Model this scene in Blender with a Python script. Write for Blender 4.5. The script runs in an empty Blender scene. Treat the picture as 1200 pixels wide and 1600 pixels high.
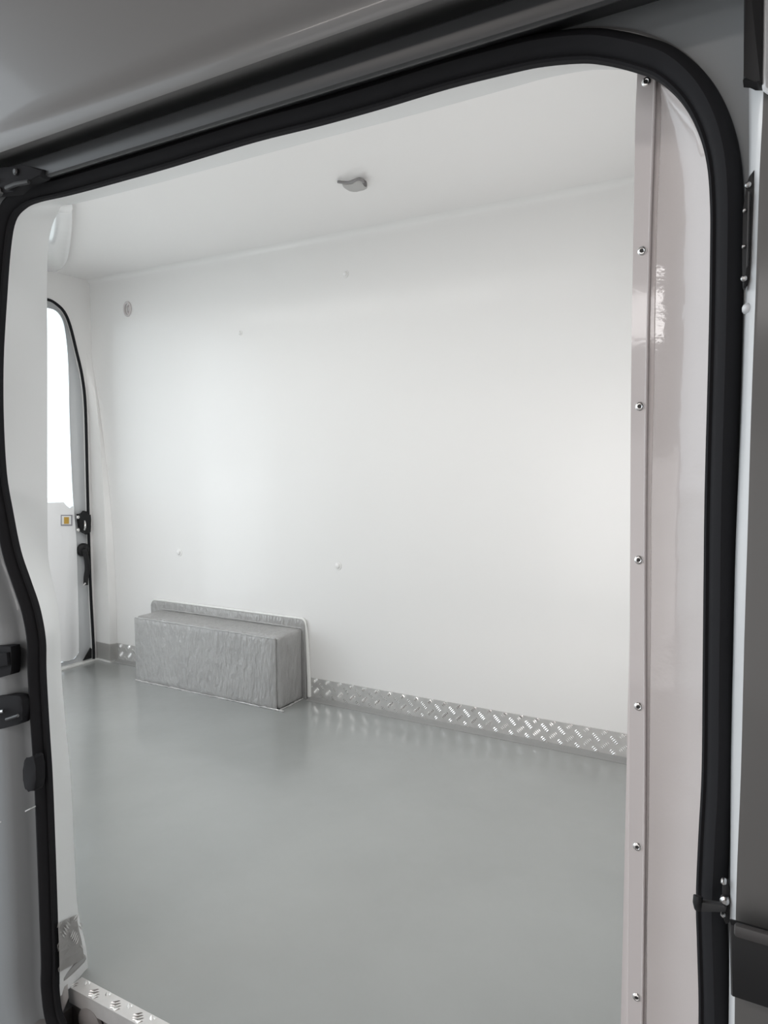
import bpy, bmesh, math, random
from mathutils import Vector, Matrix
import numpy as np
random.seed(4)
# ------------------------------------------------------------------ camera (from the vanishing points of a 1200x1600 frame)
CAMH = 1.10
def _cam(x, y): return np.array([x-600.0, -(y-800.0), -FPX])
_v1 = np.array([-1380-600.0, 725-800.0]); _v2 = np.array([1220-600.0, 715-800.0])
FPX = math.sqrt(-float(np.dot(_v1, _v2)))
_ax = -_cam(-1380, 725); _ax /= np.linalg.norm(_ax)
_ay = _cam(1220, 715); _ay /= np.linalg.norm(_ay)
_az = np.cross(_ax, _ay)
ROT = np.array([_ax, _ay, _az])
def P(x, y, a, v):
    """point of the plane axis a = v seen at photo position x, y"""
    d = ROT @ _cam(x, y); o = np.array([0, 0, CAMH]); t = (v-o[a])/d[a]
    return Vector(o+t*d)
def PY(x, y, v): return P(x, y, 1, v)
def PX(x, y, v): return P(x, y, 0, v)
def PZ(x, y, v): return P(x, y, 2, v)

S = bpy.context.scene
cd = bpy.data.cameras.new('camera'); cam = bpy.data.objects.new('camera', cd); S.collection.objects.link(cam)
cd.sensor_width = 36; cd.lens = FPX*36/1600; cd.clip_start = 0.02
m = Matrix(ROT.tolist()).to_4x4(); m.translation = (0, 0, CAMH); cam.matrix_world = m
S.camera = cam
S.view_settings.view_transform = 'Standard'; S.view_settings.look = 'None'
S.view_settings.gamma = 1; S.view_settings.use_curve_mapping = False
S.view_settings.exposure = 0.0
# overcast sky
w = bpy.data.worlds.new('overcast_sky'); S.world = w; w.use_nodes = True
w.node_tree.nodes['Background'].inputs[0].default_value = (0.86, 0.94, 1.0, 1)
w.node_tree.nodes['Background'].inputs[1].default_value = 2.4
def area(name, loc, rot, sx, sy, power, col=(1, 1, 1)):
    l = bpy.data.lights.new(name, 'AREA'); l.shape = 'RECTANGLE'; l.size = sx; l.size_y = sy; l.energy = power; l.color = col
    o = bpy.data.objects.new(name, l); S.collection.objects.link(o); o.location = loc; o.rotation_euler = rot
    return o
R = math.radians; XF_ = -0.06
# low daylight off the yard that enters where the near rear leaf stands open
area('daylight_at_rear_doors', (-3.42, 1.36, 0.55), (R(90), 0, R(-90)), 0.74, 0.95, 5.0, (0.95, 0.98, 1.0))
# soft light of the load bay lamp above the side door
area('load_bay_lamp_light', (-2.25, 1.36, 2.02), (R(-6), 0, 0), 1.8, 0.6, 13.5, (1.0, 0.985, 0.965))
# added fill at the bulkhead for the faces turned towards the cab
area('added_bulkhead_fill', (XF_-0.02, 1.75, 1.0), (R(90), 0, R(90)), 1.1, 0.9, 7.2, (1.0, 0.99, 0.98))
# added broad soft fill, low behind the photographer; no door is built
area('added_low_fill', (-1.2, -3.45, 0.35), (R(90), 0, 0), 4.5, 1.8, 40, (1.0, 0.975, 0.965))
# added overhead fill for the van's outside; no lamp is built
area('added_overhead_fill', (-1.6, -2.0, 3.3), (0, 0, 0), 1.8, 0.4, 34, (1.0, 0.93, 0.88))

# ------------------------------------------------------------------ helpers
def tag(o, label=None, cat=None, group=None, kind=None):
    if label: o['label'] = label
    if cat: o['category'] = cat
    if group: o['group'] = group
    if kind: o['kind'] = kind
    return o
def empty(name, loc=(0, 0, 0)):
    o = bpy.data.objects.new(name, None); S.collection.objects.link(o); o.location = loc; o.empty_display_size = .05
    return o
def obj(name, bm, mat, parent=None, smooth=False, origin=None):
    bmesh.ops.recalc_face_normals(bm, faces=bm.faces)
    if origin is None:
        xs = [v.co for v in bm.verts]
        lo = Vector([min(c[i] for c in xs) for i in range(3)]); hi = Vector([max(c[i] for c in xs) for i in range(3)])
        origin = (lo+hi)/2; origin.z = lo.z
    origin = Vector(origin)
    for v in bm.verts: v.co -= origin
    me = bpy.data.meshes.new(name); bm.to_mesh(me); bm.free()
    if smooth:
        me.polygons.foreach_set('use_smooth', [True]*len(me.polygons))
        try: me.set_sharp_from_angle(angle=R(38))
        except Exception: pass
    me.materials.append(mat)
    o = bpy.data.objects.new(name, me); S.collection.objects.link(o)
    o.location = origin
    if parent:
        o.parent = parent
        pw = Vector(parent.location); q = parent.parent
        while q: pw += Vector(q.location); q = q.parent
        o.location = origin-pw
    return o
def NB(): return bmesh.new()
def box(bm, x0, x1, y0, y1, z0, z1, bev=0, seg=2):
    vs = [bm.verts.new((x, y, z)) for x in (x0, x1) for y in (y0, y1) for z in (z0, z1)]
    fs = [(0, 1, 3, 2), (4, 6, 7, 5), (0, 4, 5, 1), (2, 3, 7, 6), (0, 2, 6, 4), (1, 5, 7, 3)]
    F = [bm.faces.new([vs[i] for i in f]) for f in fs]
    if bev:
        es = list({e for f in F for e in f.edges})
        bmesh.ops.bevel(bm, geom=es, offset=bev, segments=seg, profile=0.5, affect='EDGES', clamp_overlap=True)
    return bm
def loft(bm, rows, closed=False):
    """rows: equal-length lists of points, neighbouring rows joined by quads"""
    V = [[bm.verts.new(p) for p in r] for r in rows]
    n = len(V[0])
    for a, b in zip(V, V[1:]):
        for i in range(n if closed else n-1):
            j = (i+1) % n
            bm.faces.new((a[i], a[j], b[j], b[i]))
    return V
def prism(bm, pts, d, bev=0):
    """outline pts (coplanar) given the thickness vector d"""
    d = Vector(d); a = [bm.verts.new(p) for p in pts]; b = [bm.verts.new(Vector(p)+d) for p in pts]
    n = len(a)
    fa = bm.faces.new(a); fb = bm.faces.new(b[::-1])
    for i in range(n): bm.faces.new((a[i], b[i], b[(i+1) % n], a[(i+1) % n]))
    if bev:
        bmesh.ops.bevel(bm, geom=list(fa.edges)+list(fb.edges), offset=bev, segments=2, profile=.5, affect='EDGES', clamp_overlap=True)
    return bm
def extrude_x(bm, prof, x0, x1, closed=True, n=1):
    rows = []
    for k in range(n+1):
        x = x0+(x1-x0)*k/n; rows.append([(x, y, z) for y, z in prof])
    V = loft(bm, rows, closed)
    if closed:
        bm.faces.new(V[0]); bm.faces.new(V[-1][::-1])
    return bm
def tube(bm, pts, r, n=10, closed=False):
    pts = [Vector(p) for p in pts]; rows = []; N = len(pts)
    up = Vector((0, 0, 1)); prev = None
    for i, p in enumerate(pts):
        a = pts[i-1] if (i > 0 or closed) else p; b = pts[(i+1) % N] if (i < N-1 or closed) else p
        t = (b-a).normalized()
        if prev is None:
            u = t.orthogonal().normalized()
        else:
            u = (prev-t*prev.dot(t)).normalized()
        prev = u; v = t.cross(u)
        rr = r[i] if isinstance(r, (list, tuple)) else r
        rows.append([p+u*math.cos(2*math.pi*k/n)*rr+v*math.sin(2*math.pi*k/n)*rr for k in range(n)])
    if closed: rows.append(rows[0])
    V = loft(bm, rows, True)
    if not closed: bm.faces.new(V[0]); bm.faces.new(V[-1][::-1])
    return bm
def lathe(bm, c, axis, prof, n=20):
    """prof: (radius, distance along axis)"""
    axis = Vector(axis).normalized(); u = axis.orthogonal().normalized(); v = axis.cross(u); c = Vector(c)
    rows = [[c+axis*h+(u*math.cos(2*math.pi*k/n)+v*math.sin(2*math.pi*k/n))*r for k in range(n)] for r, h in prof]
    V = loft(bm, rows, True)
    bm.faces.new(V[0]); bm.faces.new(V[-1][::-1])
    return bm
def catmull(pts, k=6, closed=False):
    pts = [Vector(p) for p in pts]; out = []; N = len(pts)
    g = (lambda i: pts[i % N]) if closed else (lambda i: pts[max(0, min(N-1, i))])
    for i in range(N if closed else N-1):
        a, b, c, d = g(i-1), g(i), g(i+1), g(i+2)
        for j in range(k):
            t = j/k
            out.append(.5*((2*b)+(c-a)*t+(2*a-5*b+4*c-d)*t*t+(3*b-a-3*c+d)*t**3))
    if not closed: out.append(pts[-1])
    return out
# ------------------------------------------------------------------ materials
def mat(name, col, rough=.4, metal=0, coat=0, coat_r=.05, bump=0, bscale=60, bdist=.002, var=0, vscale=4, stretch=(1, 1, 1), spec=.5, bump2=0, b2scale=3):
    M = bpy.data.materials.new(name); M.use_nodes = True; nt = M.node_tree; b = nt.nodes['Principled BSDF']
    b.inputs['Base Color'].default_value = (*col, 1); b.inputs['Roughness'].default_value = rough; b.inputs['Metallic'].default_value = metal
    b.inputs['Coat Weight'].default_value = coat; b.inputs['Coat Roughness'].default_value = coat_r
    b.inputs['Specular IOR Level'].default_value = spec
    tc = nt.nodes.new('ShaderNodeTexCoord'); mp = nt.nodes.new('ShaderNodeMapping'); mp.inputs['Scale'].default_value = stretch
    nt.links.new(tc.outputs['Object'], mp.inputs[0])
    def noise(s, det=3):
        n = nt.nodes.new('ShaderNodeTexNoise'); n.inputs['Scale'].default_value = s; n.inputs['Detail'].default_value = det
        nt.links.new(mp.outputs[0], n.inputs['Vector']); return n
    if var:
        n = noise(vscale, 4); r = nt.nodes.new('ShaderNodeValToRGB')
        r.color_ramp.elements[0].position = .3; r.color_ramp.elements[1].position = .7
        r.color_ramp.elements[0].color = (*[c*(1-var) for c in col], 1); r.color_ramp.elements[1].color = (*[min(1, c*(1+var)) for c in col], 1)
        nt.links.new(n.outputs[0], r.inputs[0]); nt.links.new(r.outputs[0], b.inputs['Base Color'])
    last = None
    for s, st, ds in ((bscale, bump, bdist), (b2scale, bump2, .02)):
        if not st: continue
        n = noise(s); bp = nt.nodes.new('ShaderNodeBump'); bp.inputs['Strength'].default_value = st; bp.inputs['Distance'].default_value = ds
        nt.links.new(n.outputs[0], bp.inputs['Height'])
        if last: nt.links.new(last.outputs[0], bp.inputs['Normal'])
        last = bp
    if last:
        nt.links.new(last.outputs[0], b.inputs['Normal'])
        if coat: nt.links.new(last.outputs[0], b.inputs['Coat Normal'])
    return M
M = {}
M['white'] = mat('white_grp', (.82, .81, .80), .48, coat=.3, coat_r=.13, bump2=.03, b2scale=2.2, spec=.35)
M['ceil'] = mat('white_ceiling_grp', (.86, .845, .835), .35, coat=.3, coat_r=.12, bump2=.1, b2scale=2.0)
M['jamb'] = mat('white_jamb_gelcoat', (.71, .725, .725), .35, coat=.3, coat_r=.12)
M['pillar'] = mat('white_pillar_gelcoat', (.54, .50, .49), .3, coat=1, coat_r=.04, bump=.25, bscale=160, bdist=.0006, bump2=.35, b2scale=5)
M['strip'] = mat('painted_trim_strip', (.62, .58, .575), .33, coat=.6, coat_r=.06, bump=.12, bscale=90, bdist=.0006)
M['floor'] = mat('grey_floor_resin', (.30, .312, .305), .24, coat=.9, coat_r=.17, bump=.12, bscale=45, bdist=.0012, var=.05, vscale=2.5, bump2=.12, b2scale=4)
M['resin'] = mat('grey_rough_resin', (.36, .355, .35), .3, coat=.35, coat_r=.12, bump=1.0, bscale=55, bdist=.008, var=.07, vscale=12, stretch=(1, 1, .4))
M['bead'] = mat('resin_edge_glint', (.46, .455, .45), .12, coat=1, coat_r=.03)  # lighter resin, so the beads stand in for glints along the box edges
M['cove'] = mat('grey_resin_fillet', (.29, .29, .285), .3, bump=.3, bscale=50, bdist=.002)
M['tread'] = mat('aluminium_tread_plate', (.60, .59, .58), .45, metal=.45, bump=.15, bscale=120, bdist=.0008, var=.06, vscale=25)
M['treadbar'] = mat('polished_tread_bars', (.93, .92, .91), .16, metal=1)
M['paint'] = mat('silver_grey_van_paint', (.150, .148, .146), .42, coat=.25, coat_r=.1, bump=.04, bscale=500, bdist=.0003)
M['door_shaded'] = mat('van_paint_door_shaded', (.107, .104, .101), .45, coat=.2, coat_r=.12)  # same van paint darkened, shade on the door put into the colour
M['frame_lit'] = mat('van_paint_frame_lit', (.20, .212, .22), .42, coat=.25, coat_r=.1)  # same van paint made lighter and bluer to stand in for skylight
M['recess_shade'] = mat('shaded_recess_grey', (.085, .09, .09), .42, coat=.15, coat_r=.2)  # shade of the rail recess put into the colour
M['paint_lit'] = mat('van_paint_lit', (.62, .635, .65), .3, coat=.6, coat_r=.06)  # same van paint lightened, light on rear door and front edge painted in
M['rubber'] = mat('black_rubber', (.018, .018, .020), .75, spec=.12, bump=.1, bscale=200, bdist=.0005)
M['rail'] = mat('rail_shade_black', (.034, .035, .037), .42, coat=.1, coat_r=.3)  # black holds the recess shade on the rail; small dark parts share it
M['blackplastic'] = mat('black_plastic', (.012, .012, .013), .5, spec=.3)
M['steel'] = mat('bright_steel', (.75, .74, .73), .22, metal=1)
M['bolt'] = mat('zinc_bolt', (.5, .5, .5), .25, metal=1)
M['sealant'] = mat('white_sealant', (.82, .82, .80), .35)
M['amber'] = mat('amber_print', (.55, .33, .05), .5)
M['sticker'] = mat('white_sticker', (.85, .85, .83), .4)
M['stickerline'] = mat('grey_sticker_border', (.3, .29, .33), .5)
M['concrete'] = mat('workshop_concrete', (.46, .445, .435), .7, bump=.2, bscale=20, var=.1, vscale=1.5)
M['shopwall'] = mat('workshop_wall', (.34, .30, .285), .8, var=.05, vscale=1)
M['grime'] = mat('step_liner_plastic', (.20, .19, .185), .5, bump=.3, bscale=30, var=.25, vscale=14)
M['outground'] = mat('yard_concrete', (.62, .62, .60), .8, var=.1, vscale=.6)
def glass_mat():
    Mg = bpy.data.materials.new('window_glass'); Mg.use_nodes = True; nt = Mg.node_tree; nt.nodes.clear()
    o = nt.nodes.new('ShaderNodeOutputMaterial'); mx = nt.nodes.new('ShaderNodeMixShader'); t = nt.nodes.new('ShaderNodeBsdfTransparent'); g = nt.nodes.new('ShaderNodeBsdfGlossy')
    g.inputs['Roughness'].default_value = .02; fr = nt.nodes.new('ShaderNodeFresnel'); fr.inputs[0].default_value = 1.45
    t.inputs[0].default_value = (.96, .98, .98, 1)
    nt.links.new(fr.outputs[0], mx.inputs[0]); nt.links.new(t.outputs[0], mx.inputs[1]); nt.links.new(g.outputs[0], mx.inputs[2]); nt.links.new(mx.outputs[0], o.inputs[0])
    return Mg
M['glass'] = glass_mat()
def emit(name, col, s):
    Me = bpy.data.materials.new(name); Me.use_nodes = True; b = Me.node_tree.nodes['Principled BSDF']
    b.inputs['Base Color'].default_value = (*col, 1); b.inputs['Emission Color'].default_value = (*col, 1); b.inputs['Emission Strength'].default_value = s
    return Me

# ------------------------------------------------------------------ key planes
YW = 2.614      # far wall
XR = -3.27      # rear doors
XF = -0.06      # bulkhead, just behind the strip
ZC = 2.06       # ceiling
YN = 0.957      # inner face of the near side
YS = 0.86       # plane of the side door's rubber seal

# ------------------------------------------------------------------ workshop around the van
bm = NB(); box(bm, -4.05, 5, -3.6, 6.5, -.72, -.62); tag(obj('ground', bm, M['concrete']), 'grey concrete workshop floor under the van', 'floor', kind='structure')
bm = NB(); box(bm, -30, -4.05, -20, 26, -.76, -.66); tag(obj('yard_ground', bm, M['outground']), 'pale concrete yard behind the van', 'ground', kind='structure')
bm = NB(); box(bm, -4.05, 5, -3.7, -3.6, -.62, 3.8); tag(obj('wall_workshop_side', bm, M['shopwall']), 'dull brown-grey workshop wall behind the photographer', 'wall', kind='structure')
bm = NB(); box(bm, -4.05, 5, 6.5, 6.6, -.62, 3.8); tag(obj('wall_workshop_far', bm, M['shopwall']), 'workshop wall beyond the far side of the van', 'wall', kind='structure')
bm = NB(); box(bm, 5, 5.1, -3.7, 6.6, -.62, 3.8); tag(obj('wall_workshop_front', bm, M['shopwall']), 'workshop wall ahead of the van', 'wall', kind='structure')
bm = NB(); box(bm, -4.05, 5.1, -3.7, 6.6, 3.8, 3.9); tag(obj('ceiling_workshop', bm, M['shopwall']), 'dim ceiling of the workshop over the van', 'ceiling', kind='structure')

wn2 = empty('window_2', (-.9, -3.6, 1.9)); tag(wn2, 'small daylit workshop window behind the photographer', 'window', kind='structure')
bm = NB(); box(bm, -1.3, -.5, -3.598, -3.59, 1.95, 2.3); obj('pane', bm, emit('daylit_pane', (1, .97, .96), 11.0), wn2)
bm = NB()
for x in (-1.36, -.5): box(bm, x, x+.06, -3.598, -3.56, 1.89, 2.36)
for z in (1.89, 2.3): box(bm, -1.3, -.5, -3.598, -3.56, z, z+.06)
obj('frame', bm, M['shopwall'], wn2)

# ------------------------------------------------------------------ load bay shell
bm = NB(); box(bm, XR-.0, XF, .915, YW+.03, -.05, 0)
tag(obj('floor', bm, M['floor']), 'glossy grey resin floor of the empty van load bay', 'floor', kind='structure')
# far wall with a soft cove into the ceiling
prof = [(YW, -.05), (YW, 0), (YW, .5), (YW, 1.0), (YW, 1.5), (YW, 2.02)]
for k in range(1, 9):
    a = math.pi/2*k/8; prof.append((YW-.03+.03*math.cos(a), 2.03+.03*math.sin(a)))
prof2 = [(y+.02 if i < 6 else y+.02*math.cos((i-5)*math.pi/16), z+(0 if i < 6 else .02*math.sin((i-5)*math.pi/16))) for i, (y, z) in enumerate(prof)]
bm = NB(); extrude_x(bm, prof+prof2[::-1], XR-.02, XF, True, 6)
wall_far = tag(obj('wall_far', bm, M['white'], smooth=True), 'smooth glossy white fibreglass wall across the load bay', 'wall', kind='structure')
bm = NB(); box(bm, XR-.02, XF, YN-.01, YW-.025, ZC, ZC+.03)
ceiling = tag(obj('ceiling', bm, M['ceil']), 'smooth white ceiling panel of the load bay', 'ceiling', kind='structure')
bm = NB(); box(bm, XF, XF+.03, YN+.03, YW, -.05, ZC+.02)
tag(obj('wall_front', bm, M['white']), 'white bulkhead panel at the cab end of the load bay', 'wall', kind='structure')
bw = empty('added_bulkhead_window', (XF, 1.75, 1.1)); tag(bw, 'made-up unseen window on the bulkhead, added with the fill light', 'window', kind='structure')  # invented window, goes with the added fill at the bulkhead
bm = NB(); box(bm, XF-.008, XF-.002, 1.2, 2.3, .55, 1.45); obj('pane', bm, M['glass'], bw)
bm = NB()
for y in (1.16, 2.3): box(bm, XF-.014, XF-.001, y, y+.04, .51, 1.49)
for z in (.51, 1.45): box(bm, XF-.014, XF-.001, 1.2, 2.3, z, z+.04)
obj('rubber_surround', bm, M['rubber'], bw)
# caps on the far wall
for (px, py, r, nm) in ((280, 863, .016, 'filled_rivet'), (528, 884, .016, 'filled_rivet'), (540, 428, .013, 'filled_rivet'), (375, 520, .011, 'filled_rivet')):
    c = PY(px, py, YW); bm = NB()
    lathe(bm, c, (0, -1, 0), [(r*1.25, -.001), (r*1.2, .002), (r*.8, .0024), (r*.62, .007), (r*.35, .0085), (.0004, .009)], 20)
    obj(nm, bm, M['white'], wall_far, True)
c = PY(200, 483, YW)
t = empty('tie_down_eyelet', c); tag(t, 'small oval white eyelet high on the far wall near the rear door', 'eyelet')
bm = NB(); ring = [c+Vector((math.cos(a)*.022, -.004, math.sin(a)*.034)) for a in [2*math.pi*k/24 for k in range(24)]]
tube(bm, ring, .006, 8, True); obj('rim', bm, M['strip'], t, True)
bm = NB(); tube(bm, [c+Vector((.004, -.002, .016)), c+Vector((.004, -.012, .008)), c+Vector((.004, -.012, -.012)), c+Vector((.004, -.002, -.02))], .004, 8); obj('tongue', bm, M['strip'], t, True)

# ceiling fixture: opened lamp hole with loose cover
hole = [PZ(x, y, ZC) for x, y in ((535, 284), (548, 283), (560, 277), (566, 279), (573, 284), (573, 290), (563, 293), (552, 295), (542, 291))]
t = empty('ceiling_cable_outlet', hole[0]); tag(t, 'small dark grey cable outlet with bent cover on the ceiling', 'outlet')
bm = NB(); prism(bm, catmull(hole, 4, True), (0, 0, -.012), .003); obj('cover_plate', bm, mat('grey_outlet_cover', (.45, .44, .43), .4), t, True)
bm = NB(); tube(bm, catmull([PZ(528, 284, ZC-.006), PZ(545, 285, ZC-.016), PZ(560, 280, ZC-.02), PZ(568, 284, ZC-.016)], 5), .005, 8); obj('cable', bm, mat('dark_cable', (.24, .23, .23), .4), t, True)
bm = NB(); prism(bm, catmull([PZ(x, y, ZC-.012) for x, y in ((565, 280), (572, 283), (573, 289), (569, 288))], 4, True), (0, 0, -.006)); obj('grommet', bm, mat('dark_grommet', (.12, .11, .11), .5), t, True)

# rear header fairing under the ceiling
fp = [PZ(x, y, ZC) for x, y in ((60, 322), (95, 320), (113, 317), (112, 340), (109, 372), (105, 396), (99, 410), (90, 415), (60, 415), (50, 400))]
bm = NB(); prism(bm, fp, (0, 0, -.03), .008)
tag(obj('roof_fairing', bm, mat('bright_white_gelcoat', (.86, .86, .86), .18, coat=.8, coat_r=.04, bump2=.12, b2scale=3), smooth=True), 'glossy white curved fairing on the ceiling near the rear door', 'panel')

# lamp over the side door, just inside
t = empty('load_bay_lamp', (-1.5, 1.2, ZC)); tag(t, 'slim white lamp on the load bay ceiling above the side door', 'lamp')
bm = NB(); box(bm, -3.2, -.8, 1.03, 1.7, ZC-.028, ZC-.0005, .005); obj('housing', bm, M['white'], t)
bm = NB(); box(bm, -3.16, -.84, 1.05, 1.68, ZC-.034, ZC-.028); obj('diffuser', bm, emit('lamp_diffuser', (1, .99, .97), 1.2), t)

# ------------------------------------------------------------------ rear end
AP = [(60, 466), (73, 468), (85, 473), (100, 487), (110, 510), (120, 550), (129, 590), (134, 640), (137, 760), (141, 900), (146, 1000), (147, 1031)]
apw = [PX(x, y, XR) for x, y in AP]
zt = apw[0].z
far_half = catmull(apw, 4)
yc = (YN+YW)/2
apl = [Vector((XR, yc, zt+.005))]+far_half
apl[-1].z = -.01
mir = [Vector((XR, 2*yc-p.y, p.z)) for p in apl[::-1]]
loop = apl+mir[:-1]
cz = 1.0; rows_o = []
for p in loop:
    dy, dz = p.y-yc, p.z-cz
    hy, hz = (YW-YN)/2+.02, (ZC+.02-cz) if dz > 0 else cz+.03
    s = max(1.0, min(hy/max(abs(dy), 1e-6), hz/max(abs(dz), 1e-6)))
    rows_o.append(Vector((XR, yc+dy*s, cz+dz*s)))
bm = NB()
loft(bm, [[p+Vector((-.05, 0, 0)) for p in loop], [p+Vector((-.004, 0, 0)) for p in loop], [p+(q-p)*.02+Vector((0, 0, 0)) for p, q in zip(loop, rows_o)], rows_o, [q+Vector((-.05, 0, 0)) for q in rows_o]], True)
tag(obj('wall_rear', bm, M['white'], smooth=False), 'white lined end frame around the rear doors', 'wall', kind='structure')
# rubber seal round the rear door opening
bm = NB(); tube(bm, [p+Vector((.004, (yc-p.y)*.006, 0)) for p in loop], .0075, 8, True)
tag(obj('rear_door_seal', bm, M['rubber'], smooth=True), 'thin black rubber seal around the rear door opening', 'seal')
# rear door leaf on the far side
XD = XR-.012
door = empty('door_1', (XR-.03, 2.2, 0)); tag(door, 'rear door leaf with window, black lock and lever handle', 'door', kind='structure')
BD = [(60, 480), (73, 481), (88, 486), (98, 500), (103, 525), (106, 560), (107.5, 600), (108.5, 650), (111, 720), (115, 790), (119.5, 847), (122, 931), (123.5, 1010), (121, 1022), (113, 1031), (94, 1034)]
SD = [(60, 468), (73, 470), (86, 475), (101, 489), (111, 512), (121, 552), (130, 592), (135, 642), (138, 740), (139.5, 800), (142, 850), (144, 931), (147, 1005), (147.5, 1020), (148, 1031), (146, 1038)]
bi = [PX(x, y, XD+.004) for x, y in BD]; bo = [PX(x, y, XD-.012) for x, y in SD]
bm = NB(); mid = [a.lerp(b, .12)+Vector((-.012, 0, 0)) for a, b in zip(bi, bo)]
loft(bm, [catmull(bi, 3), catmull(mid, 3), catmull(bo, 3)])
obj('inner_frame', bm, M['paint_lit'], door, True)
# window pane and lower lining
wi = [PX(x, y, XD) for x, y in BD[:10]]
pane = [Vector((XD, 1.86, wi[0].z))]+catmull(wi, 3)+[PX(109, 797, XD), PX(100, 786, XD), Vector((XD, 1.86, .90))]
bm = NB(); prism(bm, pane, (-.004, 0, 0)); obj('window_pane', bm, M['glass'], door)
li = [PX(x, y, XD+.006) for x, y in BD[9:]]
lin = [PX(100, 785, XD+.006), PX(109, 796, XD+.006)]+catmull(li, 4)+[Vector((XD+.006, 1.86, li[-1].z)), Vector((XD+.006, 1.86, .90))]
bm = NB(); prism(bm, lin, (-.03, 0, 0), .004); lining = obj('lining_panel', bm, mat('bright_white_lining', (.92, .92, .93), .2, coat=.6, coat_r=.05), door, True)
bm = NB(); box(bm, XD-.035, XD+.002, yc+.004, 1.865, 0.02, zt-.01, .006); obj('centre_stile', bm, M['paint_lit'], door)
bm = NB(); box(bm, XD-.035, XD-.02, 1.86, 2.36, 1.90, zt-.004); obj('top_rail', bm, M['paint_lit'], door)
bm = NB(); box(bm, XD-.05, XD-.014, yc, 2.57, -.03, .03); obj('bottom_rail', bm, M['paint_lit'], door)
# lock
XL = XD+.004
lk = [(119, 803), (126, 803), (128.5, 798), (132, 799), (133, 804), (138, 804), (137.5, 812), (138.5, 822), (138, 831), (134.5, 832), (132, 835), (129, 832), (122, 829), (122, 818), (119.5, 812)]
bm = NB(); prism(bm, [PX(x, y, XL) for x, y in lk], (.022, 0, 0), .003); lock = obj('lock', bm, M['blackplastic'], door, True)
bm = NB(); tube(bm, [PX(132, 814, XL+.024), PX(133, 818, XL+.034), PX(133, 824, XL+.034), PX(132, 828, XL+.024)], .005, 8); obj('latch_pin', bm, M['steel'], lock, True)
for (x, y) in ((121, 808), (121.5, 828)):
    bm = NB(); lathe(bm, PX(x, y, XL+.02), (1, 0, 0), [(.009, 0), (.009, .006), (.005, .008)], 10); obj('bolt', bm, M['steel'], lock, True)
# handle
c = PX(129.5, 859, XL)
bm = NB(); lathe(bm, c, (1, 0, 0), [(.036, -.002), (.036, .012), (.032, .018), (.02, .022), (.004, .023)], 24)
hd = obj('handle', bm, M['blackplastic'], door, True)
hp = catmull([PX(131, 858, XL+.03), PX(135, 872, XL+.034), PX(136.5, 888, XL+.034), PX(134.5, 902, XL+.034), PX(134, 914, XL+.034)], 4)
bm = NB(); tube(bm, hp, [.014-.004*abs(i/len(hp)-.4) for i in range(len(hp))], 10); obj('lever', bm, M['blackplastic'], hd, True)
bm = NB(); tube(bm, [PX(130, 915, XL+.046), PX(133.5, 911, XL+.046)], .004, 8); obj('lever_tip', bm, M['steel'], hd, True)
# label plate with amber square
def rx(x0, y0, x1, y1, X): return [PX(x0, y0, X), PX(x1, y0, X), PX(x1, y1, X), PX(x0, y1, X)]
bm = NB(); prism(bm, rx(95, 804.5, 112.5, 821.5, XD+.006), (.003, 0, 0)); st = tag(obj('label_plate', bm, M['stickerline'], door), 'small white plate with an amber square')
bm = NB(); prism(bm, rx(96.4, 806, 111, 819.5, XD+.009), (.001, 0, 0)); obj('white_field', bm, M['sticker'], st)
bm = NB(); prism(bm, rx(100, 808, 107.6, 818.5, XD+.0102), (.001, 0, 0)); obj('amber_square', bm, M['amber'], st)
bm = NB(); prism(bm, [PX(x, y, XR+.0) for x, y in ((129, 1032), (140.5, 1012), (142.5, 1014), (142.5, 1028))], (.006, 0, 0)); obj('shade_wedge', bm, M['blackplastic'], door)  # dark wedge standing for the shaded gap below the door edge
# aluminium threshold along the rear doors
bm = NB(); box(bm, XR-.045, XR+.012, YN+.02, 2.58, -.002, .009, .002)
tag(obj('rear_threshold', bm, M['sealant'], smooth=True), 'thin pale threshold strip on the floor at the rear doors', 'threshold')

# corner post lining between rear doors and far wall
ys = [440, 500, 562, 600, 650, 700, 780, 850, 931, 1000, 1034]
A = [128, 133, 134.5, 135.5, 139, 140.5, 142.5, 145, 147.5, 150.5, 151.5]
B = [137, 139, 142, 147, 153, 157, 162, 165.5, 169, 171.5, 172.5]
Cc = [137.5, 140, 143.5, 149.5, 156.5, 163, 172, 177.5, 181.5, 183.5, 185]
dep = [.0, .0, .004, .012, .02, .026, .03, .034, .038, .04, .04]
Aw = [PX(x, y, XR) for x, y in zip(A, ys)]; Bw = [PY(x, y, YW-.001-d) for x, y, d in zip(B, ys, dep)]; Cw = [PY(x, y, YW-.0005) for x, y in zip(Cc, ys)]
for r in (Aw, Bw, Cw): r[-1].z = 0
bm = NB(); loft(bm, [catmull(r, 4) for r in (Aw, [a.lerp(b, .5)+Vector((.006*min(1, i/5), -.004*min(1, i/5), 0)) for i, (a, b) in enumerate(zip(Aw, Bw))], Bw, Cw)])
post = tag(obj('trim_1', bm, M['white'], smooth=True), 'white corner post lining widening downward beside the rear door', 'trim', kind='structure')

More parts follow.
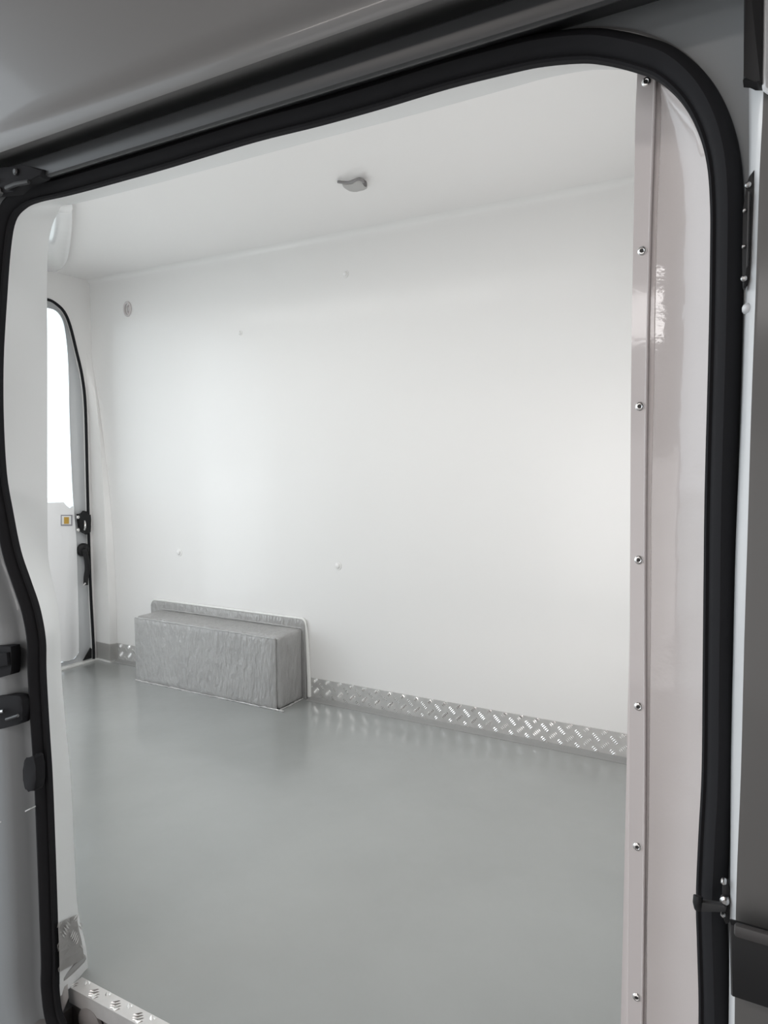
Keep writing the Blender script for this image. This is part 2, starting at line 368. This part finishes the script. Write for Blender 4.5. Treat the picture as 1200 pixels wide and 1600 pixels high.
# ------------------------------------------------------------------ tread plate pieces
def bars(bm, o, u, v, n, w, h, pu, pv, ln=.025, gap=.0074, wd=.0056, ht=.0017, k=5, phase=0):
    """raised five-bar groups on the plate at o spanned by u (w long) and v (h high), proud along n"""
    nu = int(w/pu)+2; nv = int(h/pv)+3
    for i in range(-1, nu*2):
        for j in range(-1, nv*2):
            if (i+j) % 2: continue
            cu = i*pu/2+phase; cv = j*pv/2+.006; s = 1 if (i % 2 == 0) else -1
            a = math.radians(45*s); d = (math.cos(a), math.sin(a)); e = (-d[1], d[0])
            for q in range(k):
                off = (q-(k-1)/2)*gap
                c = (cu+e[0]*off, cv+e[1]*off)
                L = ln*(1-.12*abs(q-(k-1)/2))/2
                p0 = (c[0]-d[0]*L, c[1]-d[1]*L); p1 = (c[0]+d[0]*L, c[1]+d[1]*L)
                if not all(0 <= p[0] <= w and -.002 <= p[1] <= h-.001 for p in (p0, p1)):
                    # clip the bar to the plate
                    def cl(p): return (min(max(p[0], 0), w), min(max(p[1], 0.0), h-.001))
                    if c[1] < 0 or c[1] > h-.001 or c[0] < 0 or c[0] > w: continue
                    p0, p1 = cl(p0), cl(p1)
                f = lambda p, hh=0: o+u*p[0]+v*p[1]+n*hh
                w2 = wd/2
                b = [f(p0), f((c[0]+e[0]*w2, c[1]+e[1]*w2)), f(p1), f((c[0]-e[0]*w2, c[1]-e[1]*w2))]
                m0 = (p0[0]*.7+c[0]*.3, p0[1]*.7+c[1]*.3); m1 = (p1[0]*.7+c[0]*.3, p1[1]*.7+c[1]*.3)
                V = [bm.verts.new(x) for x in b]; t0 = bm.verts.new(f(m0, ht)); t1 = bm.verts.new(f(m1, ht))
                for F in ((V[0], V[1], t0), (V[1], t1, t0), (V[1], V[2], t1), (V[2], V[3], t1), (V[3], t0, t1), (V[3], V[0], t0)):
                    bm.faces.new(F)
def skirt(name, x0, x1, y, label, trad=True):
    bm = NB(); box(bm, x0, x1, y-.003, y, .012, .102, .0006, 1)
    o = tag(obj(name, bm, M['tread']), label, 'skirting', kind='structure')
    bm = NB(); bars(bm, Vector((x0, y-.003, .013)), Vector((1, 0, 0)), Vector((0, 0, 1)), Vector((0, -1, 0)), x1-x0, .088, .0645, .050)
    tag(obj('raised_bars', bm, M['treadbar'], o), kind='stuff')
    return o
skirt('baseboard_far', -1.853, XF, YW-.0005, 'aluminium tread plate skirting along the wall right of the wheel arch box')
skirt('baseboard_rear', -3.14, -2.87, YW-.0005, 'short aluminium tread plate skirting between corner post and wheel arch box')
# skirting that follows the corner post
bm = NB()
def at_z(row, z, dd):
    for a, b in zip(row, row[1:]):
        if (a.z-z)*(b.z-z) <= 0 and a.z != b.z: return a.lerp(b, (a.z-z)/(a.z-b.z))+dd
    return row[-1]+dd
dd = Vector((.003, -.004, 0))
lo_ = [at_z(r, .012, dd) for r in (Aw, Bw, Cw)]; hi_ = [at_z(r, .102, dd) for r in (Aw, Bw, Cw)]
loft(bm, [lo_, hi_]); bmesh.ops.solidify(bm, geom=bm.faces[:], thickness=-.002)
tag(obj('baseboard_post', bm, mat('post_skirting_lit', (.72, .71, .69), .4, metal=.15, bump=.2, bscale=90)), 'bent aluminium tread plate skirting around the rear corner post', 'skirting', kind='structure')  # tread plate lightened to stand in for the window's reflection
# resin fillets at the foot of the skirting
def fillet(x0, x1, y, lab):
    bm = NB(); prof = [(y, 0), (y, .014), (y-.006, .0125), (y-.014, .005), (y-.03, .001), (y-.03, 0)]
    extrude_x(bm, prof, x0, x1)
    tag(obj('trim_2', bm, M['cove'], smooth=True), lab, 'trim', kind='structure')
fillet(-1.86, XF, YW-.003, 'darker grey resin fillet along the long skirting')
fillet(-3.16, -2.80, YW-.003, 'darker grey resin fillet between corner post and box')

# ------------------------------------------------------------------ wheel arch box
wb = empty('wheel_arch_box', (-2.33, 2.52, 0)); tag(wb, 'grey resin-coated wheel arch box on the floor against the far wall', 'box')
def wob(bm, amp, sc=9):
    from mathutils import noise
    for v in bm.verts:
        n = noise.noise_vector(v.co*sc); v.co += n*amp
bm = NB(); box(bm, -2.778, -1.886, 2.428, 2.602, 0, .326, .014, 3)
bmesh.ops.subdivide_edges(bm, edges=[e for e in bm.edges if e.calc_length() > .1], cuts=12, use_grid_fill=True); wob(bm, .0018)
obj('body', bm, M['resin'], wb, True)
bm = NB(); box(bm, -2.782, -1.902, 2.419, 2.4285, 0.0, .318, .004, 2)
bmesh.ops.subdivide_edges(bm, edges=[e for e in bm.edges if e.calc_length() > .1], cuts=14, use_grid_fill=True); wob(bm, .0012)
obj('front_panel', bm, M['resin'], wb, True)
fl = []
for cx, s in ((-1.872, 1), (-2.857, -1)):
    r = .025; pts = []
    for k in range(7):
        a = math.pi/2*k/6; pts.append((cx-s*r+s*r*math.cos(a), .368-r+r*math.sin(a)))
    fl += pts if s == 1 else pts[::-1]
fl = [(-1.868, 0)]+fl+[(-2.857, 0)]
bm = NB(); prism(bm, [Vector((x, 2.597, z)) for x, z in fl], (0, .016, 0), .004); obj('back_flange', bm, M['resin'], wb, True)
bp = [Vector((x, 2.606, z+.004)) for x, z in fl[1:-1]]
bm = NB(); tube(bm, [Vector((-1.857, 2.607, .012))]+[Vector((-1.857, 2.607, .10)), Vector((-1.862, 2.607, .2)), Vector((-1.866, 2.607, .3))]+bp+[Vector((-2.859, 2.608, .2))],
                [.010, .010, .009, .007]+[.0055]*len(bp)+[.004], 8)
tag(obj('sealant_bead', bm, M['sealant'], wb, True), 'white sealant bead')
for nm, pts in (('edge_glint_bead', [(-2.775, 2.42, .320), (-2.3, 2.419, .321), (-1.905, 2.42, .318)]), ('foot_glint_bead', [(-2.78, 2.416, .003), (-2.3, 2.415, .003), (-1.89, 2.416, .003), (-1.883, 2.43, .003), (-1.882, 2.59, .003)]), ('flange_glint_bead', [(-2.775, 2.597, .329), (-2.3, 2.597, .330), (-1.89, 2.597, .329)])):
    P_ = catmull([Vector(p) for p in pts], 30); bm = NB()
    tube(bm, [p+Vector((0, random.uniform(-.001, .001), random.uniform(-.0012, .0012))) for p in P_], [.0035+random.uniform(-.0012, .0014) for _ in P_], 6)
    obj(nm, bm, M['bead'], wb, True)

# ------------------------------------------------------------------ near side: jamb lining of the side door opening
PR = [((92, 1590), (133, 1500)), ((90, 1500), (131, 1480)), ((88, 1440), (120, 1425)), ((85, 1350), (114.5, 1340)), ((80, 1220), (109, 1225)), ((75, 1140), (101, 1139)), ((70, 1050), (94, 1052)),
      ((69, 1000), (92.5, 990)), ((60, 950), (89, 950)), ((45, 905), (83, 920)), ((30, 860), (75, 883)), ((18, 800), (72.5, 847)), ((8, 740), (72, 740)), ((3, 650), (72, 650)), ((3, 560), (72, 540)),
      ((8, 470), (71.5, 450)), ((14, 390), (73, 385)), ((22, 345), (80, 350)), ((38, 325), (88, 333)), ((60, 315), (95, 321)), ((100, 306), (118, 317)), ((150, 293), (160, 307)), ((250, 265), (250, 284)),
      ((300, 250), (300, 270)), ((400, 220), (400, 243)), ((500, 195), (500, 216)), ((600, 167), (600, 190)), ((700, 137), (700, 163)), ((800, 112), (800, 135)), ((850, 102), (850, 121)), ((910, 97), (912, 109)), ((950, 101), (950, 107)), ((990, 109), (994, 109))]
RS = [(1030, 127), (1065, 160), (1090, 205), (1105, 260), (1110, 325), (1110, 400), (1108.5, 500), (1106, 603), (1103, 712), (1101, 806), (1100, 900), (1098.5, 1050), (1097, 1200), (1092, 1300), (1088, 1400), (1090, 1480), (1092, 1600)]
RG = [(1033, 128), (1034, 160), (1033, 205), (1031, 260), (1028, 325), (1026, 400), (1024, 500), (1023, 603), (1020, 712), (1018, 806), (1018, 900), (1016.5, 1050), (1015, 1200), (1014, 1300), (1012, 1400), (1011, 1480), (1010, 1600)]
YI = .950
Ls = [PY(*p[0], YS) for p in PR]; Li = [PY(*p[1], YI) for p in PR]
Ls[0].z = .012; Li[0].z = -.01
Ls_c = catmull(Ls, 4); Li_c = catmull(Li, 4)
# the ring behind the jamb: from the inner edge out over the near wall
def out_rect(p):
    cx, cz = -.75, .8; dx, dz = p.x-cx, p.z-cz
    hx = cx-XR+.02 if dx < 0 else XF-cx+.0; hz = ZC+.02-cz if dz > 0 else cz+.03
    s = max(1.0, min(hx/max(abs(dx), 1e-6), hz/max(abs(dz), 1e-6)))
    return Vector((cx+dx*s, YN+.003, cz+dz*s))
bm = NB()
loft(bm, [[p+Vector((0, .004, 0)) for p in Ls_c], [a.lerp(b, .5)+Vector((0, 0, 0)) for a, b in zip(Ls_c, Li_c)], [a.lerp(b, .96) for a, b in zip(Ls_c, Li_c)], [p+Vector((0, .003, 0)) for p in Li_c], [p.lerp(out_rect(p), .03)+Vector((0, .006, 0)) for p in Li_c], [out_rect(p) for p in Li_c]])
wn = tag(obj('wall_near', bm, M['jamb'], smooth=True), 'pale white jamb lining around the left side and top of the side door opening', 'wall', kind='structure')
# tread plate on the foot of the left jamb
of = Vector((.0075, -.003, 0)); rr = []
for i in (3, 4, 5, 6, 7, 8):
    rr.append([Ls_c[i].lerp(Li_c[i], t)+of for t in (.03, .5, .93)])
a = rr[-1]; b = rr[0]
bm = NB(); loft(bm, rr); bmesh.ops.solidify(bm, geom=bm.faces[:], thickness=.002)
kick = tag(obj('pillar_kick_plate', bm, M['tread']), 'small aluminium tread plate on the foot of the left door jamb', 'plate')
bm = NB(); u = (b[2]-b[0]); L_ = u.length; u = u.normalized(); v = (a[0]-b[0]).normalized(); n = u.cross(v).normalized()
if n.y > 0: n = -n
bars(bm, b[0]+n*.0022, u, v, n, L_, (a[0]-b[0]).length, .0645, .05, ht=.0007); tag(obj('raised_bars', bm, M['tread'], kick), kind='stuff')
# resin upstand below it
bm = NB(); tube(bm, [PY(95, 1530, .875), PY(112, 1512, .91), PY(128, 1497, .945)], [.008, .011, .010], 8)
tag(obj('jamb_resin_fillet', bm, M['cove'], smooth=True), 'grey resin fillet under the small tread plate on the left jamb', 'trim')

# right: pillar panel, backing and the riveted strip
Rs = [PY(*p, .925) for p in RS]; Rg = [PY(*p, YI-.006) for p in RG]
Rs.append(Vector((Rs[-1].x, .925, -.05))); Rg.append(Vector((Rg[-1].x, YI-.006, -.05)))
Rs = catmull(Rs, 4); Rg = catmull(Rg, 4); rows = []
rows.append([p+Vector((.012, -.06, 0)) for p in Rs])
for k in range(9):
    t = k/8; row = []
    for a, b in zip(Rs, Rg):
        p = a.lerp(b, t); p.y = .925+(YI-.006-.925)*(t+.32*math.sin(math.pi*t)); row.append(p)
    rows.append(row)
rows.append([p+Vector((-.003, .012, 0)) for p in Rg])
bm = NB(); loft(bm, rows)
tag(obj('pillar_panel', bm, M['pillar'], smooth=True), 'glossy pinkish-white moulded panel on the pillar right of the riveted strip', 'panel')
bm = NB(); box(bm, -.166, XF+.06, YN-.0005, 1.06, -.05, ZC+.02)
tag(obj('wall_pillar', bm, M['strip']), 'white core of the pillar behind the riveted strip', 'wall', kind='structure')
SL = [(997, 40), (995, 113), (992, 187), (990, 312), (987, 469), (985, 650), (983.8, 900), (982.5, 1200), (979.5, 1600)]
SR = [(1028, 40), (1025, 127), (1023, 187), (1018.5, 312), (1014.5, 469), (1011, 650), (1009, 900), (1009, 1200), (1004.5, 1600)]
a = catmull([PY(*p, YI) for p in SL]+[Vector((PY(*SL[-1], YI).x, YI, 0.0))], 3); b = catmull([PY(*p, YI) for p in SR]+[Vector((PY(*SR[-1], YI).x, YI, 0.0))], 3)
bm = NB(); e = Vector((1, 0, 0)); yv = Vector((0, 1, 0))
loft(bm, [[p+yv*.11 for p in a], [p+yv*.0015 for p in a], [p+e*.0006 for p in a], [p-e*.0030 for p in b], [p-e*.0018-yv*.0012 for p in b], [p-e*.0004-yv*.0006 for p in b], [p+yv*.001 for p in b], [p+yv*.008 for p in b]])
strip = tag(obj('corner_strip', bm, M['strip'], smooth=True), 'tall narrow light grey corner strip with seven rivets beside the opening', 'trim strip')
for (x, y) in ((1010, 128), (1003.5, 392), (1000, 635), (998.5, 875), (998, 1104), (996, 1323), (995, 1558)):
    c = PY(x, y, YI); bm = NB()
    lathe(bm, c, (0, -1, 0), [(.0058, -.0005), (.0058, .0006), (.0048, .0018), (.003, .0022), (.0022, .0018), (.0018, .0004)], 18)
    rv = obj('rivet', bm, M['steel'], strip, True)
    bm = NB(); lathe(bm, c+Vector((0, -.0003, 0)), (0, -1, 0), [(.0020, 0), (.0019, .0012), (.0006, .0012)], 10); obj('mandrel', bm, mat('dark_mandrel', (.02, .02, .02), .5) if 'mandrel_m' not in M else M['mandrel_m'], rv, True)
    M.setdefault('mandrel_m', bpy.data.materials['dark_mandrel'])

# ------------------------------------------------------------------ big rubber seal
sl = [PY(*p[0], YS) for p in PR[:-1]]+[PY(*p, YS) for p in [(997, 113)]+RS]
sl[0].z = .03
ptsb = [Vector((sl[-1].x, YS, .25)), Vector((sl[-1].x, YS, .03)), Vector((sl[-1].x-.03, YS, -.04)), Vector((sl[-1].x-.12, YS, -.06)), Vector((-.6, YS, -.06)), Vector((sl[0].x+.12, YS, -.06)), Vector((sl[0].x+.02, YS, -.035))]
SP = catmull(sl+ptsb, 5, True)
N = len(SP)
def normal2(i, k=2):
    t = (SP[(i+k) % N]-SP[(i-k) % N]); t.y = 0; t.normalize(); return Vector((-t.z, 0, t.x))
NR = [normal2(i) for i in range(N)]
ctr = Vector((-.65, YS, .8))
if sum((SP[i]-ctr).dot(NR[i]) for i in range(N)) < 0: NR = [-n for n in NR]
# section: (outward offset, height toward the viewer)
SEC = [(.0, -.004), (.0, .006), (.0025, .0085), (.0055, .007), (.0065, .0095), (.011, .019), (.018, .023), (.025, .020), (.0305, .012), (.0325, .004), (.0325, -.004)]
bm = NB(); loft(bm, [[SP[i]+NR[i]*o+Vector((0, -h, 0)) for i in range(N)] for o, h in SEC], True)
tag(obj('side_door_seal', bm, M['rubber'], smooth=True), 'thick black rubber seal framing the side door opening', 'seal')

# ------------------------------------------------------------------ body side around the opening
body = empty('van_body_side', (-.65, .86, -.3)); tag(body, 'silver grey van body side around the open side door', 'van')
def ringrow(o, yl, yr):
    out = []
    for i in range(N):
        n = NR[i]; wl = max(0.0, min(1.0, (-n.x-.3)/.5))
        out.append(SP[i]+n*o+Vector((0, -(yl*wl+yr*(1-wl)), 0)))
    return out
PROFL = [(.0, -.004, -.004), (.034, -.002, -.002), (.05, .0, -.001), (.062, .012, -.001), (.078, .030, -.001), (.095, .038, -.001), (.13, .036, -.001), (.22, .03, -.001)]
bm = NB(); loft(bm, [ringrow(*p) for p in PROFL], True)
obj('aperture_frame', bm, M['frame_lit'], body, True)
# left body side continues rearwards behind the frame, above to the roof
bm = NB(); box(bm, XR-.03, -1.40, .865, .88, -.3, 2.2); obj('rear_side_panel', bm, M['paint'], body)
bm = NB(); box(bm, -1.5, .35, .868, .88, 1.60, 2.2); obj('upper_inner_panel', bm, M['recess_shade'], body)
# exterior panel above the rail recess
prof = [(.862, 1.654), (.80, 1.630), (.772, 1.6175), (.763, 1.6185), (.7595, 1.623), (.758, 1.636), (.7605, 1.650), (.768, 1.664), (.772, 1.69), (.785, 1.85), (.83, 2.15), (.9, 2.3), (.92, 2.3), (.88, 2.2)]
bm = NB(); extrude_x(bm, prof, XR-.03, .33, True, 4); obj('roof_side_panel', bm, M['paint'], body, True)
bm = NB(); box(bm, XR-.03, XF+.06, .88, YW+.06, ZC+.08, ZC+.10); obj('roof_skin', bm, M['paint'], body)
# sliding door rail, the recess shade put into its black
rail = tag(empty('sliding_door_rail', (-.6, .83, 1.58)), 'long sliding door rail above the opening, blackened with painted shade', 'rail')
prof = [(.868, 1.614), (.82, 1.6165), (.804, 1.6165), (.80, 1.613), (.798, 1.600), (.797, 1.587), (.7985, 1.5815), (.803, 1.5795), (.809, 1.581), (.818, 1.590), (.868, 1.603)]
bm = NB(); extrude_x(bm, prof, -2.6, .2, True, 4); obj('rail_face_shaded', bm, M['rail'], rail, True)
prof = [(.868, 1.634), (.835, 1.634), (.832, 1.631), (.832, 1.628), (.868, 1.626)]
bm = NB(); extrude_x(bm, prof, -2.6, .2, True, 1); obj('upper_lip', bm, M['rail'], rail)
# roller bracket at the left end of the rail
rb = empty('roller_bracket', PY(18, 275, .80)); tag(rb, 'dark metal roller bracket with bolts at the left end of the rail', 'bracket')
bm = NB(); prism(bm, [PY(x, y, .79) for x, y in ((-25, 262), (40, 258), (66, 264), (62, 276), (36, 284), (20, 300), (-25, 305))], (0, .02, 0), .003); obj('plate', bm, M['rubber'], rb, True)
for (x, y, r) in ((27, 269, .006), (0, 300, .008), (-4, 283, .005)):
    bm = NB(); lathe(bm, PY(x, y, .79), (0, -1, 0), [(r, -.001), (r, .004), (r*.6, .006)], 12); obj('bolt', bm, M['rail'], rb, True)
bm = NB(); tube(bm, [PY(10, 294, .785), PY(24, 288, .785), PY(45, 284, .79)], .004, 8); obj('arm', bm, M['bolt'] if False else M['rail'], rb, True)
# raised seam bead over the top right of the seal
bm = NB(); tube(bm, catmull([PY(x, y, .858) for x, y in ((820, 66), (860, 58), (886, 52))], 5), .004, 8); obj('seam_bead', bm, M['paint'], body, True)
bm = NB(); tube(bm, catmull([PY(x, y, .858) for x, y in ((890, 52), (920, 48), (960, 49), (1000, 56), (1040, 72), (1075, 96), (1103, 130), (1128, 180))], 5), .0045, 8); obj('seam_bead', bm, M['paint'], body, True)

# left pillar hardware
lt = empty('door_catch_upper', PY(0, 1035, .83)); tag(lt, 'upper dark catch plate at the left edge of the body pillar', 'latch')
bm = NB(); prism(bm, catmull([PY(x, y, .822) for x, y in ((-40, 1012), (10, 1010), (17, 1014), (17, 1048), (10, 1056), (-40, 1062))], 3, True), (0, .02, 0), .004); obj('plate', bm, M['rubber'], lt, True)
bm = NB(); prism(bm, [PY(x, y, .815) for x, y in ((-30, 1022), (10, 1020), (12, 1040), (-30, 1048))], (0, .01, 0), .002); obj('recess_cover', bm, M['rubber'], lt, True)
lt = empty('door_catch_lower', PY(10, 1110, .83)); tag(lt, 'lower dark latch plate with bright pin at the left edge of the body pillar', 'latch')
bm = NB(); prism(bm, catmull([PY(x, y, .822) for x, y in ((-40, 1094), (18, 1087), (32, 1090), (35, 1105), (33, 1124), (26, 1133), (-40, 1142))], 3, True), (0, .02, 0), .004); obj('plate', bm, M['rubber'], lt, True)
bm = NB(); tube(bm, [PY(-20, 1114, .812), PY(6, 1111, .812)], .0035, 8); obj('pin', bm, M['bolt'], lt, True)
bm = NB(); tube(bm, [PY(10, 1124, .812), PY(28, 1118, .812)], .003, 8); obj('pin', bm, M['rail'], lt, True)
bm = NB(); prism(bm, catmull([PY(x, y, .815) for x, y in ((36, 1192), (42, 1186), (54, 1184), (55, 1232), (44, 1235), (37, 1230))], 3, True), (0, .02, 0), .003)
tag(obj('door_stop_buffer', bm, M['rubber'], smooth=True), 'black rubber door stop against the left run of the seal', 'buffer')
for (x, y, l_) in ((43, 1266, 'right of the pair'), (-2, 1286, 'left of the pair')):
    bm = NB(); a = PY(x-4, y+2, .822); b = PY(x+4, y-2, .822); prism(bm, [a+Vector((0, 0, -.001)), b+Vector((0, 0, -.001)), b+Vector((0, 0, .0015)), a+Vector((0, 0, .0015))], (0, .012, 0))
    tag(obj('glint_sliver', bm, M['steel']), 'tiny bright sliver standing for a highlight low on the left body pillar, '+l_, 'glint')  # steel slivers put in as highlights on the pillar

# ------------------------------------------------------------------ front door at the right edge
fd = empty('front_door', (.4, .8, -.3)); tag(fd, 'grey front door skin at the right edge of the picture with black side moulding', 'door')
DL = [(1173, -60), (1170, 144), (1170, 265), (1165, 462), (1163, 500), (1158, 650), (1150, 837), (1146, 1000), (1142, 1200), (1141, 1350), (1140, 1450), (1138.5, 1600), (1136, 1700)]
DG = [(1192, -60), (1190.6, 150), (1185, 265), (1178.5, 462), (1177, 500), (1171.5, 650), (1166, 837), (1161, 1000), (1156, 1200), (1150, 1350), (1147.5, 1450), (1146, 1600), (1145, 1700)]
a = catmull([PY(*p, .832) for p in DL], 3); b = catmull([PY(*p, .803) for p in DG], 3)
bm = NB(); loft(bm, [[p+Vector((.004, .03, 0)) for p in a], a, [p.lerp(q, .5)+Vector((-.002, -.003, 0)) for p, q in zip(a, b)], b, [p+Vector((.0012, -.0025, 0)) for p in b]])
obj('door_edge', bm, M['paint_lit'], fd, True)  # pale colour stands for sky light caught on the chamfer
bm = NB(); loft(bm, [[p+Vector((.0012, -.0025, 0)) for p in b], [p+Vector((.004, -.003, 0)) for p in b], [Vector((.06, .796, p.z)) for p in b], [Vector((1.1, .79, p.z)) for p in b]])
obj('outer_skin', bm, M['door_shaded'], fd, True)
bm = NB(); box(bm, -.01, 1.1, .80, .83, -.3, PY(*DG[-1], .803).z+.01); obj('lower_skin', bm, M['door_shaded'], fd)
q = [PY(1140.5, 1431, .79), PY(1200, 1446, .79), PY(1200, 1561, .79), PY(1143, 1546, .79)]
d1 = (q[1]-q[0])*16; d2 = (q[2]-q[3])*16; d1.z *= .0; d2.z *= .0
pr = [q[0], Vector((q[1].x+1.0, .79, q[1].z-.004)), Vector((q[2].x+1.0, .79, q[2].z-.004)), q[3]]
bm = NB(); prism(bm, pr, (0, -.014, 0), .006); mo = obj('side_moulding', bm, M['blackplastic'], fd, True)
bm = NB(); t0 = PY(1141, 1434, .774); box(bm, t0.x+.004, t0.x+1.1, .768, .7765, t0.z-.016, t0.z-.003, .003); obj('moulding_ridge', bm, mat('dark_grey_moulding_ridge', (.05, .047, .047), .45), mo, True)
bm = NB(); prism(bm, [PY(x, y, .80) for x, y in ((1164, -60), (1163, 132), (1162, 138), (1183, 138), (1186, 143), (1192, 143), (1194, 0), (1195, -60))], (0, -.018, 0), .003)
obj('window_channel', bm, M['blackplastic'], fd, True)
bm = NB(); tube(bm, catmull([PY(x, y, .787) for x, y in ((1196, -60), (1197, 60), (1196, 128), (1200, 141), (1215, 146), (1260, 158))], 4), .003, 8)
obj('frame_lip', bm, M['paint_lit'], fd, True)
bm = NB(); lathe(bm, PY(1168, 482, .815), (0, -1, 0), [(.0055, -.006), (.005, .003), (.003, .006), (.001, .007)], 14); obj('edge_glint', bm, M['paint_lit'], fd, True)  # small pale dome standing for a highlight on the door edge
# upper hinge plate
hg = empty('upper_hinge', PY(1171, 360, .822)); tag(hg, 'tall black hinge plate with bolts on the front door edge', 'hinge')
bm = NB(); prism(bm, [PY(x, y, .82) for x, y in ((1178.5, 272), (1178.5, 298), (1177, 330), (1174, 380), (1172, 418), (1171, 440), (1163, 456), (1161, 452), (1160.5, 400), (1162, 330), (1168, 292), (1171, 282))], (0, -.012, 0), .0025); pl = obj('plate', bm, M['blackplastic'], hg, True)
bm = NB(); prism(bm, [PY(x, y, .806) for x, y in ((1169, 300), (1172.5, 300), (1169.5, 415), (1166, 420))], (0, -.003, 0), .001); obj('rib', bm, M['rail'], pl, True)
for (x, y, r) in ((1169, 290, .003), (1164, 330, .002), (1162.5, 386, .002), (1162.5, 436, .003)):
    bm = NB(); lathe(bm, PY(x, y, .809), (0, -1, 0), [(r, -.002), (r, .003), (r*.5, .0045)], 12); obj('bolt', bm, M['bolt'], hg, True)
# lower check strap
ck = empty('door_check_strap', PY(1135, 1405, .82)); tag(ck, 'black door check bracket whose strap crosses the right run of the seal', 'bracket')
bm = NB(); prism(bm, [PY(x, y, .822) for x, y in ((1129, 1370), (1138, 1372), (1141, 1385), (1141, 1436), (1135, 1439), (1129, 1426))], (0, -.008, 0), .002); obj('plate', bm, M['blackplastic'], ck, True)
for (x, y, r) in ((1131, 1376, .003), (1132.5, 1405, .0048), (1130, 1427, .0025)):
    bm = NB(); lathe(bm, PY(x, y, .813), (0, -1, 0), [(r, -.001), (r, .004), (r*.5, .006)], 12); obj('bolt', bm, M['bolt'], ck, True)
bm = NB(); prism(bm, [PY(x, y, .815) for x, y in ((1090, 1405), (1100, 1408), (1130, 1408), (1136, 1412), (1134, 1421), (1098, 1420), (1092, 1418))], (0, -.007, 0), .002); obj('strap', bm, M['rail'], ck, True)
bm = NB(); tube(bm, [PY(1091, 1400, .812), PY(1090, 1410, .810), PY(1092, 1419, .812)], .005, 10); obj('strap_end', bm, M['blackplastic'], ck, True)

# ------------------------------------------------------------------ sill
bm = NB(); box(bm, -1.262, XF+.0, .899, .930, 0, .004, .001, 1); box(bm, -1.262, XF, .897, .900, -.03, .004)
ns = tag(obj('sill_nosing', bm, M['tread']), 'aluminium tread plate nosing along the floor edge at the side door', 'nosing')
bm = NB(); bars(bm, Vector((-1.26, .900, .004)), Vector((1, 0, 0)), Vector((0, 1, 0)), Vector((0, 0, 1)), 1.19, .03, .0645, .05, ht=.0016); tag(obj('raised_bars', bm, M['treadbar'], ns), kind='stuff')
sw = empty('step_well', (-.65, .85, -.3)); tag(sw, 'dark moulded step well below the floor edge', 'step')
bm = NB(); box(bm, -1.27, -.04, .905, .915, -.26, -.001); obj('riser', bm, M['grime'], sw)
bm = NB(); box(bm, -1.27, -.04, .66, .915, -.28, -.26); obj('tread', bm, M['grime'], sw)
bm = NB(); box(bm, -1.29, -1.262, .80, .915, -.28, -.045); obj('end_wall', bm, M['grime'], sw)
bm = NB(); tube(bm, [PY(96, 1540, .88), PY(96, 1560, .875), PY(92, 1585, .87)], [.012, .014, .006], 10)
tag(obj('sill_end_cap', bm, mat('pale_putty', (.42, .40, .39), .5), smooth=True), 'pale rounded sill end cap in the bottom left corner of the opening', 'cap')
bm = NB(); lathe(bm, PY(142, 1600, .90), (0, -1, 0), [(.036, -.001), (.034, .004), (.022, .009), (.002, .010)], 18)
obj('moulded_boss', bm, mat('worn_step_plastic', (.22, .205, .20), .5), sw, True)
